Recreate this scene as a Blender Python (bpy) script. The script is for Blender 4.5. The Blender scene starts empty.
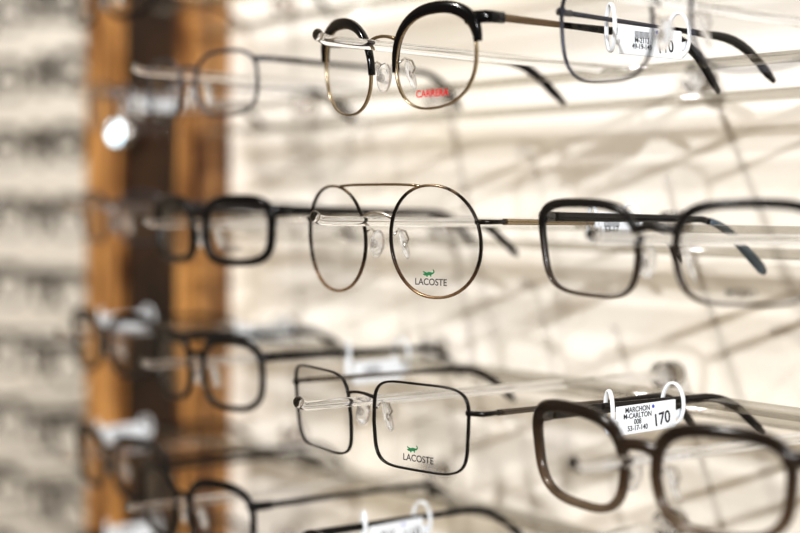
import bpy, bmesh, math
from mathutils import Matrix, Vector

H = 1.45                      # eye height of the camera
TW = math.radians(52)         # angle of the display wall in plan
RW = Matrix.Rotation(-TW, 4, 'Z')
scene = bpy.context.scene
scene.view_settings.view_transform = 'Standard'
for lk in ('Medium High Contrast', 'High Contrast'):
    try:
        scene.view_settings.look = lk; break
    except Exception:
        pass

# ------------------------------------------------------------------ materials
def new_mat(name):
    m = bpy.data.materials.new(name); m.use_nodes = True
    nt = m.node_tree
    return m, nt, nt.nodes['Principled BSDF']

def pbr(name, col, rough=0.4, metal=0.0, spec=0.5, **kw):
    m, nt, p = new_mat(name)
    p.inputs['Base Color'].default_value = (*col, 1)
    p.inputs['Roughness'].default_value = rough
    p.inputs['Metallic'].default_value = metal
    p.inputs['Specular IOR Level'].default_value = spec
    for k, v in kw.items():
        p.inputs[k.replace('_', ' ')].default_value = v
    return m

def ramp_z(name, stops, z0, z1, rough=0.25, metal=0.0, noise=0.0, trans=0.0, nscale=220):
    """acetate / metal whose colour varies with height on the frame (object space)"""
    m, nt, p = new_mat(name)
    tc = nt.nodes.new('ShaderNodeTexCoord'); sp = nt.nodes.new('ShaderNodeSeparateXYZ')
    mr = nt.nodes.new('ShaderNodeMapRange'); cr = nt.nodes.new('ShaderNodeValToRGB')
    nt.links.new(tc.outputs['Object'], sp.inputs[0])
    nt.links.new(sp.outputs['Z'], mr.inputs['Value'])
    mr.inputs['From Min'].default_value = z0; mr.inputs['From Max'].default_value = z1
    if noise:
        nz = nt.nodes.new('ShaderNodeTexNoise'); nz.inputs['Scale'].default_value = nscale
        nt.links.new(tc.outputs['Object'], nz.inputs['Vector'])
        sb = nt.nodes.new('ShaderNodeMath'); sb.operation = 'SUBTRACT'; sb.inputs[1].default_value = 0.5
        nt.links.new(nz.outputs[0], sb.inputs[0])
        ma = nt.nodes.new('ShaderNodeMath'); ma.operation = 'MULTIPLY_ADD'
        nt.links.new(sb.outputs[0], ma.inputs[0]); ma.inputs[1].default_value = noise
        nt.links.new(mr.outputs[0], ma.inputs[2]); nt.links.new(ma.outputs[0], cr.inputs[0])
    else:
        nt.links.new(mr.outputs[0], cr.inputs[0])
    els = cr.color_ramp.elements
    els[0].position = stops[0][0]; els[0].color = (*stops[0][1], 1)
    els[1].position = stops[-1][0]; els[1].color = (*stops[-1][1], 1)
    for pos, c in stops[1:-1]:
        e = els.new(pos); e.color = (*c, 1)
    nt.links.new(cr.outputs[0], p.inputs['Base Color'])
    p.inputs['Roughness'].default_value = rough; p.inputs['Metallic'].default_value = metal
    p.inputs['Transmission Weight'].default_value = trans
    return m

def lens_mat(name, tint, f0, rough=0.01):
    m = bpy.data.materials.new(name); m.use_nodes = True
    nt = m.node_tree; nt.nodes.clear()
    o = nt.nodes.new('ShaderNodeOutputMaterial'); mx = nt.nodes.new('ShaderNodeMixShader')
    t = nt.nodes.new('ShaderNodeBsdfTransparent'); g = nt.nodes.new('ShaderNodeBsdfGlossy')
    lw = nt.nodes.new('ShaderNodeLayerWeight')
    pw = nt.nodes.new('ShaderNodeMath'); pw.operation = 'POWER'; pw.inputs[1].default_value = 4.0
    ad = nt.nodes.new('ShaderNodeMath'); ad.operation = 'MULTIPLY_ADD'; ad.inputs[1].default_value = 0.6; ad.inputs[2].default_value = f0
    lw.inputs[0].default_value = 0.5
    nt.links.new(lw.outputs['Facing'], pw.inputs[0]); nt.links.new(pw.outputs[0], ad.inputs[0])
    t.inputs[0].default_value = (*tint, 1); g.inputs['Roughness'].default_value = rough
    nt.links.new(ad.outputs[0], mx.inputs[0]); nt.links.new(t.outputs[0], mx.inputs[1])
    nt.links.new(g.outputs[0], mx.inputs[2]); nt.links.new(mx.outputs[0], o.inputs[0])
    return m

LENS = lens_mat('demo_lens', (0.95, 0.957, 0.968), 0.04)
CLEAR = pbr('clear_acrylic', (0.97, 0.98, 1.0), 0.03, IOR=1.45, Transmission_Weight=1.0)
RAIL = lens_mat('clear_rail', (0.82, 0.81, 0.78), 0.13, 0.08)
PAD = pbr('silicone_pad', (0.95, 0.95, 0.95), 0.15, IOR=1.3, Transmission_Weight=0.85)
BLACK = pbr('black_acetate', (0.0025, 0.0025, 0.0035), 0.16, spec=0.28)
BLACKM = pbr('black_metal', (0.006, 0.005, 0.005), 0.3, 0.2, spec=0.35)
GUN = pbr('gunmetal', (0.13, 0.11, 0.09), 0.25, 0.9)
GREYM = pbr('grey_metal', (0.045, 0.048, 0.065), 0.3, 0.6)
SILVER = pbr('silver_metal', (0.6, 0.58, 0.55), 0.22, 1.0)
GOLDB = pbr('pale_gold_metal', (0.36, 0.29, 0.20), 0.22, 1.0)
BRONZE = pbr('bronze_metal', (0.16, 0.115, 0.075), 0.3, 0.85)
AVI = ramp_z('tortoise_metal', [(0, (0.33, 0.21, 0.12)), (0.2, (0.09, 0.05, 0.028)), (0.35, (0.014, 0.010, 0.008)), (0.88, (0.014, 0.010, 0.008)), (1, (0.26, 0.18, 0.11))], -0.026, 0.026, 0.25, 0.6, 0.25)
TWO = ramp_z('two_tone_acetate', [(0, (0.04, 0.024, 0.016)), (0.55, (0.014, 0.009, 0.007)), (0.8, (0.003, 0.003, 0.004))], -0.02, 0.018)
TAUPE = ramp_z('brown_gradient_acetate', [(0, (0.16, 0.118, 0.082)), (0.4, (0.066, 0.040, 0.024)), (1.0, (0.012, 0.007, 0.005))], -0.020, 0.016, 0.18, noise=0.4, trans=0.3, nscale=120)
BROWNB = pbr('dark_brown_acetate', (0.008, 0.005, 0.004), 0.22, spec=0.3)
BLUET = pbr('slate_tip', (0.07, 0.10, 0.13), 0.25)
WHITE = pbr('tag_plastic', (0.84, 0.89, 0.95), 0.4)
INK = pbr('ink', (0.02, 0.02, 0.03), 0.6)
BLUEINK = pbr('blue_ink', (0.05, 0.08, 0.5), 0.6)
GREEN = pbr('logo_green', (0.01, 0.16, 0.06), 0.5)
REDI = pbr('logo_red', (0.60, 0.005, 0.01), 0.5, spec=0.2)
GREYI = pbr('logo_grey', (0.04, 0.04, 0.045), 0.5)

def wall_mat(name, c1, c2, sc=7):
    m, nt, p = new_mat(name)
    tc = nt.nodes.new('ShaderNodeTexCoord'); nz = nt.nodes.new('ShaderNodeTexNoise')
    nz.inputs['Scale'].default_value = sc; nz.inputs['Detail'].default_value = 3
    cr = nt.nodes.new('ShaderNodeValToRGB')
    cr.color_ramp.elements[0].position = 0.35; cr.color_ramp.elements[0].color = (*c1, 1)
    cr.color_ramp.elements[1].position = 0.65; cr.color_ramp.elements[1].color = (*c2, 1)
    nt.links.new(tc.outputs['Object'], nz.inputs['Vector']); nt.links.new(nz.outputs[0], cr.inputs[0])
    nt.links.new(cr.outputs[0], p.inputs['Base Color']); p.inputs['Roughness'].default_value = 0.4
    return m
WALLM = wall_mat('cream_panel', (0.82, 0.77, 0.69), (0.85, 0.82, 0.78), 5)
FARM = wall_mat('cream_panel_far', (0.80, 0.77, 0.71), (0.84, 0.81, 0.76))
FLOORM = wall_mat('floor_tile', (0.35, 0.30, 0.25), (0.42, 0.37, 0.31))

def wood_mat():
    m, nt, p = new_mat('oak_wood')
    tc = nt.nodes.new('ShaderNodeTexCoord'); mp = nt.nodes.new('ShaderNodeMapping')
    mp.inputs['Scale'].default_value = (55, 55, 6)
    nz = nt.nodes.new('ShaderNodeTexNoise'); nz.inputs['Scale'].default_value = 1.0
    nz.inputs['Detail'].default_value = 5; nz.inputs['Distortion'].default_value = 1.2
    cr = nt.nodes.new('ShaderNodeValToRGB')
    cr.color_ramp.elements[0].position = 0.42; cr.color_ramp.elements[0].color = (0.09, 0.030, 0.008, 1)
    cr.color_ramp.elements[1].position = 0.60; cr.color_ramp.elements[1].color = (0.52, 0.27, 0.09, 1)
    nt.links.new(tc.outputs['Object'], mp.inputs[0]); nt.links.new(mp.outputs[0], nz.inputs['Vector'])
    nt.links.new(nz.outputs[0], cr.inputs[0]); nt.links.new(cr.outputs[0], p.inputs['Base Color'])
    p.inputs['Roughness'].default_value = 0.35
    return m
WOOD = wood_mat()
DARKG = wall_mat('dark_glass', (0.006, 0.003, 0.003), (0.035, 0.015, 0.007), 14)

# ------------------------------------------------------------------ mesh helpers
def sweep(bm, path, w, d, ref, mi, closed=False, seg=8, power=2.6):
    path = [Vector(p) for p in path]; n = len(path); ref = Vector(ref)
    W = w if isinstance(w, (list, tuple)) else [w] * n
    D = d if isinstance(d, (list, tuple)) else [d] * n
    rings = []
    for i, p in enumerate(path):
        if closed: t = path[(i + 1) % n] - path[i - 1]
        else: t = path[min(i + 1, n - 1)] - path[max(i - 1, 0)]
        t.normalize()
        N = t.cross(ref)
        if N.length < 1e-6: N = Vector((0, 0, 1))
        N.normalize(); B = N.cross(t).normalized()
        ring = []
        for k in range(seg):
            a = 2 * math.pi * k / seg + math.pi / seg
            c, s = math.cos(a), math.sin(a)
            c = math.copysign(abs(c) ** (2 / power), c); s = math.copysign(abs(s) ** (2 / power), s)
            ring.append(bm.verts.new(p + N * c * W[i] / 2 + B * s * D[i] / 2))
        rings.append(ring)
    m = n if closed else n - 1
    for i in range(m):
        a, b = rings[i], rings[(i + 1) % n]
        for k in range(seg):
            f = bm.faces.new((a[k], a[(k + 1) % seg], b[(k + 1) % seg], b[k]))
            f.material_index = mi; f.smooth = True
    if not closed:
        for r, rv in ((rings[0], True), (rings[-1], False)):
            f = bm.faces.new(r[::-1] if rv else r); f.material_index = mi

def ellipsoid(bm, c, r, mi, rot=None, u=12, v=8):
    M = Matrix.Translation(Vector(c)) @ (rot or Matrix.Identity(4)) @ Matrix.Diagonal((*r, 1))
    res = bmesh.ops.create_uvsphere(bm, u_segments=u, v_segments=v, radius=1, matrix=M)
    fs = set(f for vv in res['verts'] for f in vv.link_faces)
    for f in fs: f.material_index = mi; f.smooth = True

def box(bm, lo, hi, mi=0):
    x0, y0, z0 = lo; x1, y1, z1 = hi
    v = [bm.verts.new(c) for c in ((x0,y0,z0),(x1,y0,z0),(x1,y1,z0),(x0,y1,z0),(x0,y0,z1),(x1,y0,z1),(x1,y1,z1),(x0,y1,z1))]
    for q in ((0,3,2,1),(4,5,6,7),(0,1,5,4),(1,2,6,5),(2,3,7,6),(3,0,4,7)):
        f = bm.faces.new([v[i] for i in q]); f.material_index = mi

def finish(bm, name, mats, M=None, parent=None):
    bmesh.ops.recalc_face_normals(bm, faces=bm.faces)
    me = bpy.data.meshes.new(name); bm.to_mesh(me); bm.free()
    for m in mats: me.materials.append(m)
    ob = bpy.data.objects.new(name, me); scene.collection.objects.link(ob)
    if parent is not None: ob.parent = parent
    if M is not None: ob.matrix_local = M
    return ob

def wbox(name, s0, s1, b0, b1, z0, z1, mat, bev=0.0):
    c = Vector(((s0+s1)/2, (b0+b1)/2, (z0+z1)/2)); bm = bmesh.new()
    h = Vector(((s1-s0)/2, (b1-b0)/2, (z1-z0)/2))
    box(bm, -h, h)
    if bev: bmesh.ops.bevel(bm, geom=bm.edges[:], offset=bev, segments=2, affect='EDGES')
    return finish(bm, name, [mat], RW @ Matrix.Translation(c))

def text(body, size, mat, parent, M, name):
    cu = bpy.data.curves.new(name, 'FONT'); cu.body = body; cu.size = size
    cu.align_x = 'CENTER'; cu.align_y = 'CENTER'; cu.extrude = 0.00003; cu.space_line = 0.85; cu.offset = size * 0.012
    cu.materials.append(mat)
    ob = bpy.data.objects.new(name, cu); scene.collection.objects.link(ob)
    ob.parent = parent; ob.matrix_local = M
    return ob

# ------------------------------------------------------------------ eyeglasses
# material slots: 0 frame, 1 lens, 2 pad, 3 temple, 4 tip, 5 wire, 6 brow
def build_glasses(bm, g, M=None, lo=False):
    start = len(bm.verts)
    w, h, n = g['w'], g['h'], g.get('n', 3.0)
    k = g.get('wrap', 2.2); gap = g.get('gap', 0.017)
    xc = gap / 2 + w / 2
    tap, tilt, cut = g.get('taper', 0.05), g.get('tilt', 0.02), g.get('cut', 0.1)
    rt, rb, rd = g.get('rim_t', 0.0015), g.get('rim_b', 0.0015), g.get('rim_d', 0.0018)
    style = g.get('style', 'full')
    N = 24 if lo else 64
    W = lambda x, z, y=0.0: (x, k * x * x + y + 0.06 * (-z), z)
    def outline(grow=0.0):
        pts = []
        for i in range(N):
            a = 2 * math.pi * i / N
            c, s = math.cos(a), math.sin(a)
            x = (w/2 + grow) * math.copysign(abs(c) ** (2/n), c); z = (h/2 + grow) * math.copysign(abs(s) ** (2/n), s)
            if x < 0 and z < 0: x *= 1 - cut * abs(z) / (h/2)
            x += tap * z; z += tilt * x
            pts.append((x, z))
        return pts
    base = outline()
    seg = 6 if lo else 8
    for sg in (1, -1):
        path, ws = [], []
        for i, (x, z) in enumerate(base):
            a = 2 * math.pi * i / N
            t = (math.sin(a) + 1) / 2
            t = t * t * (3 - 2 * t)
            ws.append(rb + (rt - rb) * t)
            ex = (ws[-1] / 2 - 0.0006)
            L = math.hypot(x, z)
            path.append(W(sg * (xc + x + x / L * ex), z + z / L * ex))
        sweep(bm, path, ws, rd, (0, 1, 0), 0, True, seg)
        rings = []
        for r in (1.0, 0.75, 0.5, 0.25):
            rings.append([bm.verts.new(W(sg * (xc + x * r), z * r, -0.0012 * (1 - r * r))) for x, z in base])
        c0 = bm.verts.new(W(sg * xc, 0, -0.0012))
        for a, b in zip(rings, rings[1:]):
            for i in range(N):
                j = (i + 1) % N
                f = bm.faces.new((a[i], a[j], b[j], b[i])); f.material_index = 1; f.smooth = True
        for i in range(N):
            f = bm.faces.new((rings[-1][i], rings[-1][(i+1) % N], c0)); f.material_index = 1; f.smooth = True
        # end piece placement
        zt = g.get('zt', 0.3 * h)
        xedge = max(x for x, z in base if abs(z - zt) < 0.003) if any(abs(z - zt) < 0.003 and x > 0 for x, z in base) else w/2
        xedge = xedge if xedge > 0 else w / 2
        hx = xc + xedge + g.get('end', 0.0045)
        eh = g.get('end_h', 0.003)
        # browline top bar: slim at the nose, full and winged towards the hinge
        if style == 'brow':
            pp, ww, dd = [], [], []
            a0, a1, K = 0.22, math.pi * 1.03, 30
            for i in range(K + 1):
                u = i / K; a = a0 + (a1 - a0) * u
                c, s = math.cos(a), math.sin(a)
                x = (w/2) * math.copysign(abs(c) ** (2/n), c); z = (h/2) * math.copysign(abs(s) ** (2/n), s)
                x += tap * z; z += tilt * x
                th = 0.0013 + 0.0042 * (math.sin(math.pi * min(1, 0.06 + 0.94 * (1-u)) * 0.62) ** 1.2)
                if u < 0.12: th *= 0.55 + 0.45 * u / 0.12
                L = math.hypot(x, z); e = th / 2 - 0.0005
                pp.append(W(sg * (xc + x + x / L * e), z + z / L * e)); ww.append(th); dd.append(0.0035)
            sweep(bm, pp, ww, dd, (0, 1, 0), 6, False, 10)
        xo = xc + xedge - 0.0012
        p0 = W(sg * xo, zt); y0 = k * hx * hx
        ep = [p0, (sg * (xo + 0.5 * (hx - xo)), y0 - 0.001, zt), (sg * (hx - 0.0006), y0 + 0.0005, zt), (sg * hx, y0 + 0.0035, zt), (sg * hx, y0 + 0.009, zt)]
        sweep(bm, ep, g.get('end_t', 0.002), [eh, eh, eh, eh*0.95, eh*0.9], (0, 0, 1), g.get('end_m', 0), False, seg)
        # temple
        L = g.get('len', 0.138); th = g.get('th', 0.003); tt = g.get('tt', 0.0014); ts = g.get('tip_s', 0.085)
        tiph, tipt = g.get('tip_h', 0.0042), g.get('tip_t', 0.0024)
        spl = g.get('splay', (0, 0))[0 if sg < 0 else 1]
        yh = y0 + 0.008
        def tp(t):
            x = hx + spl * t; bend = 0.096
            if t < bend: return (sg * x, yh + t, zt - 0.02 * t)
            q = t - bend; ang = min(0.72, q * 26)
            yy = bend + (math.sin(min(ang, .72)) / 26 if q < .72/26 else math.sin(.72)/26 + (q - .72/26) * math.cos(.72))
            zz = (1 - math.cos(ang)) / 26 if q < .72/26 else (1 - math.cos(.72))/26 + (q - .72/26) * math.sin(.72)
            return (sg * (x - 0.15 * q), yh + yy, zt - 0.02 * bend - zz)
        K = 8 if lo else 14
        A = [tp(ts * i / K) for i in range(K + 1)]
        sweep(bm, A, [th * (1 - 0.25 * i / K) for i in range(K + 1)], tt, (1, 0, 0), 3, False, seg)
        Bp, Bh, Bt = [], [], []
        for i in range(K + 1):
            u = i / K; Bp.append(tp(ts - 0.003 + (L - ts + 0.003) * u))
            Bh.append((max(th * 0.75, 0.002) + (tiph - max(th*0.75, 0.002)) * min(1, u * 1.6)) * (1 if u < 0.97 else 0.55))
            Bt.append(tipt * (1 if u < 0.97 else 0.6))
        sweep(bm, Bp, Bh, Bt, (1, 0, 0), 4, False, seg)
        # nose pads
        if g.get('pads', True) and not lo:
            px = gap / 2 + 0.0005; pz = g.get('pad_z', -0.004)
            R = Matrix.Rotation(sg * 0.45, 4, 'Z') @ Matrix.Rotation(-sg * 0.3, 4, 'Y')
            ellipsoid(bm, (sg * px, 0.0075, pz), (0.0013, 0.0034, 0.0066), 2, R)
            ellipsoid(bm, (sg * (px + 0.0012), 0.0068, pz), (0.0009, 0.0016, 0.0020), 5, R, 8, 6)
            rx = gap / 2 + 0.0004
            wp = [(sg * (rx + 0.0012), 0.0005, pz + 0.0045), (sg * (rx + 0.0005), 0.004, pz + 0.0068), (sg * (rx + 0.0016), 0.0070, pz + 0.0058),
                  (sg * (rx + 0.0026), 0.0080, pz + 0.0025), (sg * (px + 0.0014), 0.0070, pz)]
            sweep(bm, wp, 0.0009, 0.0009, (1, 0, 0), 5, False, 6)
    # bridge
    bz = g.get('bz', 0.010); bt = g.get('bt', 0.0018); arch = g.get('arch', 0.002)
    bx = gap / 2 + g.get('bin', 0.0012)
    NB = 12
    path = []
    for i in range(NB + 1):
        u = -1 + 2 * i / NB
        path.append((bx * u, -0.0006 * (1 - u*u) + k * (bx*u)**2 - 0.06 * bz, bz + arch * (1 - u * u) - arch * 0.3))
    sweep(bm, path, [bt * (1 + g.get('bflare', 0.4) * (abs(-1 + 2*i/NB) ** 3)) for i in range(NB + 1)], g.get('bd', rd), (0, 1, 0), g.get('bm', 0), False, seg)
    if style == 'double':
        zz = h / 2 + 0.0002; bx2 = xc - 0.006
        path = [(bx2 * (-1 + 2*i/14), k * (bx2 * (-1 + 2*i/14))**2 * 0.8 - 0.001, zz - 0.0004 + 0.0007 * (1 - (-1 + 2*i/14)**4)) for i in range(15)]
        sweep(bm, path, 0.0012, 0.0012, (0, 1, 0), 3, False, 8)
    if M is not None:
        bm.verts.ensure_lookup_table()
        for v in bm.verts[start:]: v.co = M @ v.co
    return dict(xc=xc, k=k, hx=hx, y0=y0, zt=zt, bz=bz + arch*0.7 - bt/2)

def price_tag(ob, info, side, t, lines=None, hand=None, dz=-0.002, spl=0.0, wide=0.040):
    x = side * (info['hx'] + spl * t) + 0.0022
    M = ob.matrix_world @ Matrix.Translation((x, info['y0'] + 0.008 + t, info['zt'] - 0.02 * t))
    bm = bmesh.new(); hw = wide / 2
    box(bm, (-0.0004, -hw + 0.003, -0.0062 + dz), (0.0004, hw - 0.003, 0.0062 + dz))
    bmesh.ops.bevel(bm, geom=[e for e in bm.edges], offset=0.0003, segments=1, affect='EDGES')
    for e in (-1, 1):   # loops that clip round the temple
        ring = []
        for i in range(20):
            a = 2 * math.pi * i / 20
            ring.append((-0.0026 + 0.0042 * math.cos(a), e * (hw - 0.0015) + 0.0022 * math.cos(a) * e, dz * 0.5 + 0.001 + (0.0076 - dz * 0.3) * math.sin(a)))
        sweep(bm, ring, 0.0012, 0.0022, (0, 1, 0), 0, True, 8)
        sweep(bm, [(0.0, e * (hw - 0.004), -0.001 + dz), (0.0, e * (hw + 0.0005), -0.001 + dz * 0.8)], 0.004, 0.001, (1, 0, 0), 0, False, 6)
    tag = finish(bm, 'price_tag', [WHITE], M)
    F = Matrix.Rotation(math.pi/2, 4, 'Z') @ Matrix.Rotation(math.pi/2, 4, 'X')
    if lines:
        text(lines, 0.0031, INK, tag, Matrix.Translation((0.0005, -0.006, 0.0002 + dz)) @ F, 'label_print')
    else:
        text('||||||||||\n53-17', 0.0042, INK, tag, Matrix.Translation((0.0005, -0.004, dz)) @ F, 'label_print')
    if hand:
        text(hand, 0.0075, INK, tag, Matrix.Translation((0.0005, 0.0095, -0.0015 + dz)) @ Matrix.Rotation(0.12, 4, 'X') @ F, 'label_handwriting')
        b2 = bmesh.new(); ellipsoid(b2, (0.0004, 0.004, 0.0045 + dz), (0.0003, 0.0008, 0.0008), 0)
        finish(b2, 'label_dot', [BLUEINK], Matrix.Identity(4), tag)
    return tag

specs = []
def G(x, y, z, yaw=52, mats=None, **g):
    base = [BLACK, LENS, PAD, BLACK, BLACK, SILVER, BLACK]
    for i, m in (mats or {}).items(): base[i] = m
    bm = bmesh.new(); info = build_glasses(bm, g)
    M = Matrix.Translation((x, y, z + H)) @ Matrix.Rotation(math.radians(-yaw), 4, 'Z') @ Matrix.Rotation(math.radians(g.get('roll', 0)), 4, 'Y') @ Matrix.Rotation(math.radians(g.get('pitch', 0)), 4, 'X')
    ob = finish(bm, 'eyeglasses', base, M)
    bpy.context.view_layer.update()
    loc = RW.inverted() @ Vector((x, y, z + H))
    specs.append((loc, loc.z + info['bz']))
    return ob, info

def on_lens(info, x, z, dy=-0.0022):
    xx = info['xc'] + x
    return Matrix.Translation((xx, info['k'] * xx * xx + dy - 0.06 * z, z)) @ Matrix.Rotation(math.atan(2 * info['k'] * xx), 4, 'Z') @ Matrix.Rotation(math.pi/2, 4, 'X')

def crocodile(ob, info, x, z, s):
    pts = [(-1.0,-.1),(-.75,-.28),(-.4,-.3),(-.35,-.45),(-.15,-.45),(-.1,-.25),(.25,-.22),(.3,-.42),(.5,-.4),(.5,-.15),(.85,-.02),(1.05,.22),(1.0,.45),(.8,.6),(.72,.5),(.85,.3),(.7,.15),(.35,.2),(0,.22),(-.3,.1),(-.55,.2),(-.9,.32),(-.98,.2),(-.65,.0)]
    bm = bmesh.new(); bm.faces.new([bm.verts.new((a*s, b*s, 0)) for a, b in pts])
    finish(bm, 'logo_emblem', [GREEN], on_lens(info, x, z), ob)

# ---- centre column -------------------------------------------------
brow, bi = G(-0.0072, 0.610, 0.0555, 54, {0: GOLDB, 3: BRONZE, 4: BLACK, 6: BLACK}, w=0.045, h=0.0385, n=2.35, style='brow', taper=0.09, tilt=0.03, cut=0.06,
    rim_t=0.0011, rim_b=0.0011, rim_d=0.0018, gap=0.0185, zt=0.0158, end=0.0075, end_h=0.0052, end_t=0.0030, end_m=6, th=0.0034, tip_s=0.036, tip_h=0.0048, len=0.142, bz=0.011, bt=0.0014, bm=0, wrap=2.4)
text('CARRERA', 0.0042, REDI, brow, on_lens(bi, 0.001, -0.0135), 'lens_logo')
avi, ai = G(-0.0096, 0.630, -0.0188, 47, {0: AVI, 3: GOLDB, 4: BLACK}, w=0.047, h=0.0475, n=2.12, style='double', taper=0.0, tilt=0.0, cut=0.03,
    rim_t=0.0012, rim_b=0.0013, rim_d=0.0018, gap=0.0165, zt=0.0085, end=0.005, end_h=0.0022, th=0.0028, tip_s=0.075, bz=0.0105, bt=0.0013, bm=5, arch=0.0022, wrap=2.4, pad_z=-0.002)
crocodile(avi, ai, -0.001, -0.0135, 0.0031)
text('LACOSTE', 0.0040, GREYI, avi, on_lens(ai, 0, -0.0172), 'lens_logo')
rec, ri = G(-0.0166, 0.630, -0.0967, 51, {0: BLACKM, 3: GUN, 4: BROWNB}, w=0.0525, h=0.0370, n=4.8, taper=0.10, tilt=0.0, cut=0.08,
    rim_t=0.0010, rim_b=0.0010, rim_d=0.0018, gap=0.0165, zt=0.0085, end=0.006, end_h=0.0022, th=0.0026, tip_s=0.070, bz=0.0105, bt=0.0012, arch=0.0012, pad_z=0.001)
crocodile(rec, ri, -0.001, -0.0092, 0.0031)
text('LACOSTE', 0.0040, GREYI, rec, on_lens(ri, 0.002, -0.0130), 'lens_logo')
low, li = G(-0.014, 0.630, -0.173, 51, {}, w=0.050, h=0.034, n=3.2, rim_t=0.0026, rim_b=0.002, rim_d=0.003, zt=0.012, end_h=0.004, th=0.0042, bt=0.003)

# ---- right column --------------------------------------------------
r1, r1i = G(0.0980, 0.520, 0.0640, 49, {0: GREYM, 3: GREYM, 4: BLACK}, w=0.052, h=0.040, n=3.0, rim_t=0.0014, rim_b=0.0012, rim_d=0.0018, zt=0.010, th=0.0022, tip_s=0.070, bz=0.009, bt=0.0015, tip_h=0.0048)
r2, r2i = G(0.0935, 0.525, -0.0205, 48, {0: TWO, 3: BLACK, 4: BLUET}, w=0.053, h=0.0340, n=3.8, rim_t=0.0038, rim_b=0.0014, rim_d=0.003, taper=0.14, cut=0.18, zt=0.0125, end_h=0.0048, th=0.0042, tip_s=0.108, bz=0.0085, bt=0.0030, gap=0.018, tip_h=0.0055, len=0.148)
text('MODO', 0.0036, GREYI, r2, on_lens(r2i, 0, -0.013), 'lens_logo')
r3, r3i = G(0.0875, 0.525, -0.1000, 51, {0: TAUPE, 3: BROWNB, 4: BROWNB}, w=0.0495, h=0.0335, n=3.4, rim_t=0.0052, rim_b=0.0034, rim_d=0.0040, taper=0.13, cut=0.18, zt=0.012, end_h=0.006, th=0.005, bz=0.0085, bt=0.0048, gap=0.0180)

# ---- left column ---------------------------------------------------
l1, l1i = G(-0.116, 0.790, 0.0600, 52, {0: GREYM, 3: BLACKM, 4: BLACK}, w=0.050, h=0.034, n=3.0, rim_t=0.0020, rim_b=0.0010, rim_d=0.0018, zt=0.012, th=0.003, tip_s=0.08)
l2, l2i = G(-0.110, 0.790, -0.0185, 52, {}, w=0.050, h=0.030, n=3.8, rim_t=0.0056, rim_b=0.0042, rim_d=0.0044, zt=0.0115, end_h=0.007, end_t=0.003, th=0.0058, tt=0.002, bt=0.0046, bz=0.008, taper=0.12)
text('LACOSTE', 0.0034, GREYI, l2, on_lens(l2i, 0.0, -0.009), 'lens_logo')
l3, l3i = G(-0.113, 0.800, -0.0960, 52, {}, w=0.047, h=0.034, n=3.2, rim_t=0.0044, rim_b=0.0032, rim_d=0.003, zt=0.0115, end_h=0.005, th=0.0044, bt=0.0034, bz=0.008)
l4, l4i = G(-0.119, 0.790, -0.1720, 52, {}, w=0.050, h=0.036, n=3.0, rim_t=0.0046, rim_b=0.0034, rim_d=0.003, zt=0.0115, end_h=0.005, th=0.0034, bt=0.0034, bz=0.008)

# ---- far left column ----------------------------------------------
f0, f0i = G(-0.197, 0.950, 0.1350, 52, {}, w=0.048, h=0.034, rim_t=0.005, rim_b=0.004, th=0.004)
f1, f1i = G(-0.180, 0.930, 0.0600, 52, {0: GREYM, 3: GREYM}, w=0.050, h=0.032, rim_t=0.0016, rim_b=0.0012, th=0.0025)
f2, f2i = G(-0.190, 0.950, -0.0140, 52, {0: GREYM, 3: GREYM}, w=0.048, h=0.032, rim_t=0.0030, rim_b=0.0018, th=0.003)
f3, f3i = G(-0.195, 0.950, -0.0970, 52, {0: BROWNB}, w=0.050, h=0.034, rim_t=0.0060, rim_b=0.0038, rim_d=0.004, th=0.0046)
f4, f4i = G(-0.190, 0.940, -0.1740, 52, {}, w=0.050, h=0.034, rim_t=0.0058, rim_b=0.0038, rim_d=0.004, th=0.0044)
f5, f5i = G(-0.190, 0.950, -0.2470, 52, {}, w=0.050, h=0.034, rim_t=0.003, rim_b=0.002, rim_d=0.003, th=0.004)

# ---- price tags ----------------------------------------------------
price_tag(r1, r1i, -1, 0.048, '||||||||||||\nM-2113\n49-19-145', '110', dz=-0.0075, wide=0.048)
price_tag(r3, r3i, -1, 0.056, 'MARCHON\nM-CARLTON\n008\n53-17-140', '170', dz=-0.0055, wide=0.044)
price_tag(avi, ai, 1, 0.072, dz=-0.001, wide=0.030)
price_tag(l3, l3i, 1, 0.064, dz=-0.011)
price_tag(f3, f3i, 1, 0.066)
price_tag(f3, f3i, -1, 0.030)
price_tag(f4, f4i, -1, 0.025)
price_tag(f5, f5i, -1, 0.030)
price_tag(f1, f1i, -1, 0.040)
price_tag(low, li, -1, 0.048, 'M-110\n53-17', '110', dz=-0.006)

# ------------------------------------------------------------------ acrylic rack
rack = bpy.data.objects.new('acrylic_display_rack', None); scene.collection.objects.link(rack)
bm = bmesh.new()
for loc, rz in specs:
    z = rz - 0.0028
    path = [(loc.x, 0.575, z - 0.004)] + [(loc.x, 0.575 + (loc.y - 0.028 - 0.575) * i / 8, z - 0.004 * (1 - i / 8)) for i in range(1, 9)]
    e = path[-1]
    path += [(e[0], e[1] - 0.003, e[2] + 0.0006), (e[0], e[1] - 0.0055, e[2] + 0.002)]
    sweep(bm, path, 0.0044, 0.0044, (1, 0, 0), 0, False, 12, 2.0)
    ellipsoid(bm, (e[0], e[1] - 0.0055, e[2] + 0.0020), (0.0025, 0.0022, 0.0026), 0)
    sweep(bm, [(loc.x, 0.567, z - 0.004), (loc.x, 0.5795, z - 0.004)], 0.014, 0.014, (1, 0, 0), 0, False, 16, 2.0)
finish(bm, 'pegs', [CLEAR], RW.copy(), rack)
bm = bmesh.new()
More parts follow.
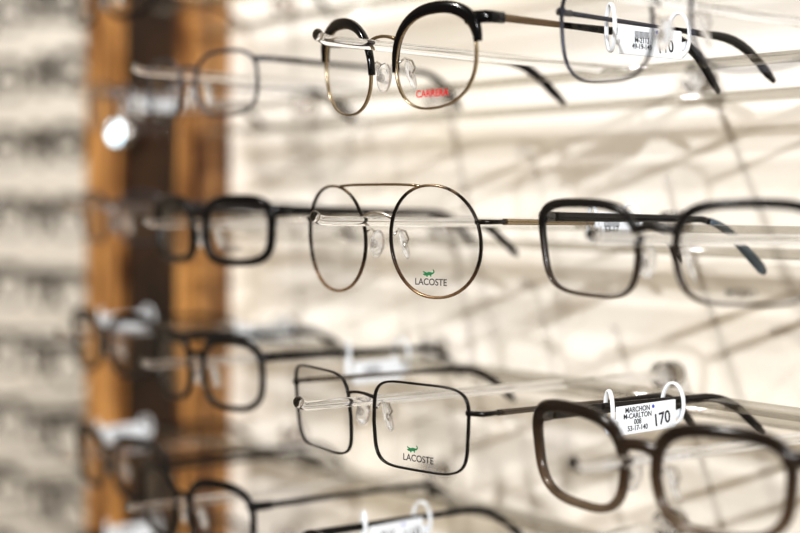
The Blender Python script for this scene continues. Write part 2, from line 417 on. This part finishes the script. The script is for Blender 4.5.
for z in (0.135, 0.0600, -0.0145, -0.0925, -0.168, -0.243):
    sweep(bm, [(-0.93, 0.510, H + z), (-0.20, 0.510, H + z)], 0.004, 0.018, (0, 1, 0), 0, False, 8, 5)
    sweep(bm, [(-0.93, 0.552, H + z - 0.012), (-0.20, 0.552, H + z - 0.012)], 0.005, 0.014, (0, 1, 0), 0, False, 8, 5)
finish(bm, 'rails', [RAIL], RW.copy(), rack)

# ------------------------------------------------------------------ room
wbox('wall_right', -0.955, 2.2, 0.58, 0.66, 0, 2.7, WALLM)
wbox('wall_back', -3.2, -0.955, 0.82, 0.90, 0, 2.7, FARM)
bm = bmesh.new()
box(bm, (-0.985, 0.548, 0), (-0.9555, 0.66, 2.7)); box(bm, (-1.142, 0.548, 0), (-1.075, 0.66, 2.7))
box(bm, (-1.075, 0.56, 2.3), (-0.985, 0.66, 2.7)); box(bm, (-1.075, 0.56, 0), (-0.985, 0.66, 0.25))
bmesh.ops.bevel(bm, geom=bm.edges[:], offset=0.003, segments=2, affect='EDGES')
col = finish(bm, 'wooden_pillar', [WOOD], RW.copy())
bm = bmesh.new(); box(bm, (-1.075, 0.553, 0.25), (-0.985, 0.60, 2.3))
finish(bm, 'dark_inset', [DARKG], Matrix.Identity(4), col)
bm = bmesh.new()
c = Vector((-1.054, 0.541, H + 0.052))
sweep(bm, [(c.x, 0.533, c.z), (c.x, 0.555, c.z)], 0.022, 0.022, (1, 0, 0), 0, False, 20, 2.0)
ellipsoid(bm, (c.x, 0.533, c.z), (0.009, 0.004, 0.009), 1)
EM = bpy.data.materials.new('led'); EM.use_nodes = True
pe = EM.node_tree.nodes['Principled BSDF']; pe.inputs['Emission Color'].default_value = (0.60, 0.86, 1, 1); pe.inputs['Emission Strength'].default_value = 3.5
finish(bm, 'led_spotlight', [SILVER, EM], RW.copy())  # glowing puck added in place of a reflected glare on the pillar

bm = bmesh.new(); box(bm, (-4, -3, -0.1), (3, 4, 0))
finish(bm, 'floor', [FLOORM])

# distant section packed with frames: one object
bm = bmesh.new()
for r in range(9):
    z = H + 0.20 - 0.0745 * r
    for ci, s in enumerate((-1.39, -1.545)):
        g = dict(w=0.052, h=0.034 + 0.003 * ((r * 3 + ci) % 3), n=3, rim_t=0.0095, rim_b=0.0030, rim_d=0.005, th=0.0060, zt=0.0115, end_h=0.008, bt=0.006)
        M = Matrix.Translation((s + 0.006 * math.sin(r * 2.1 + ci), 0.63, z))
        build_glasses(bm, g, M, lo=True)
        sweep(bm, [(s, 0.60, z + 0.005), (s, 0.815, z + 0.002)], 0.005, 0.005, (1, 0, 0), 2, False, 6, 2.0)
finish(bm, 'eyeglasses_display_rows', [BROWNB, LENS, RAIL, BROWNB, BLACK, SILVER, BLACK], RW.copy())

# ------------------------------------------------------------------ lights
def area(name, loc, target, size, power, col):
    l = bpy.data.lights.new(name, 'AREA'); l.shape = 'DISK'; l.size = size; l.energy = power; l.color = col
    o = bpy.data.objects.new(name, l); scene.collection.objects.link(o); o.location = loc
    o.rotation_euler = (Vector(target) - Vector(loc)).to_track_quat('-Z', 'Y').to_euler()
area('spotlight_key', (0.03, -1.50, 2.02), (0.0, 0.9, 1.4), 0.04, 37, (0.97, 0.98, 1.0))
area('spotlight_side', (-0.35, -1.30, 2.45), (0.1, 0.8, 1.4), 0.06, 6, (0.95, 0.97, 1.0))
area('spotlight_far', (-1.3, 0.2, 2.5), (-0.9, 1.9, 1.4), 0.12, 33, (1.0, 0.97, 0.92))  # unseen fill added to brighten the distant section
w = bpy.data.worlds.new('shop_ambient'); scene.world = w; w.use_nodes = True
bg = w.node_tree.nodes['Background']; bg.inputs[0].default_value = (1.0, 0.80, 0.57, 1); bg.inputs[1].default_value = 0.30

# ------------------------------------------------------------------ camera
cd = bpy.data.cameras.new('camera'); cam = bpy.data.objects.new('camera', cd); scene.collection.objects.link(cam)
cam.location = (0, 0, H); cam.rotation_euler = (math.pi/2, 0, 0)
cd.lens = 64.8; cd.sensor_width = 36; cd.shift_y = -69.5 / 800; cd.clip_start = 0.02
cd.dof.use_dof = True; cd.dof.focus_distance = 0.612; cd.dof.aperture_fstop = 3.4; cd.dof.aperture_blades = 9
scene.camera = cam
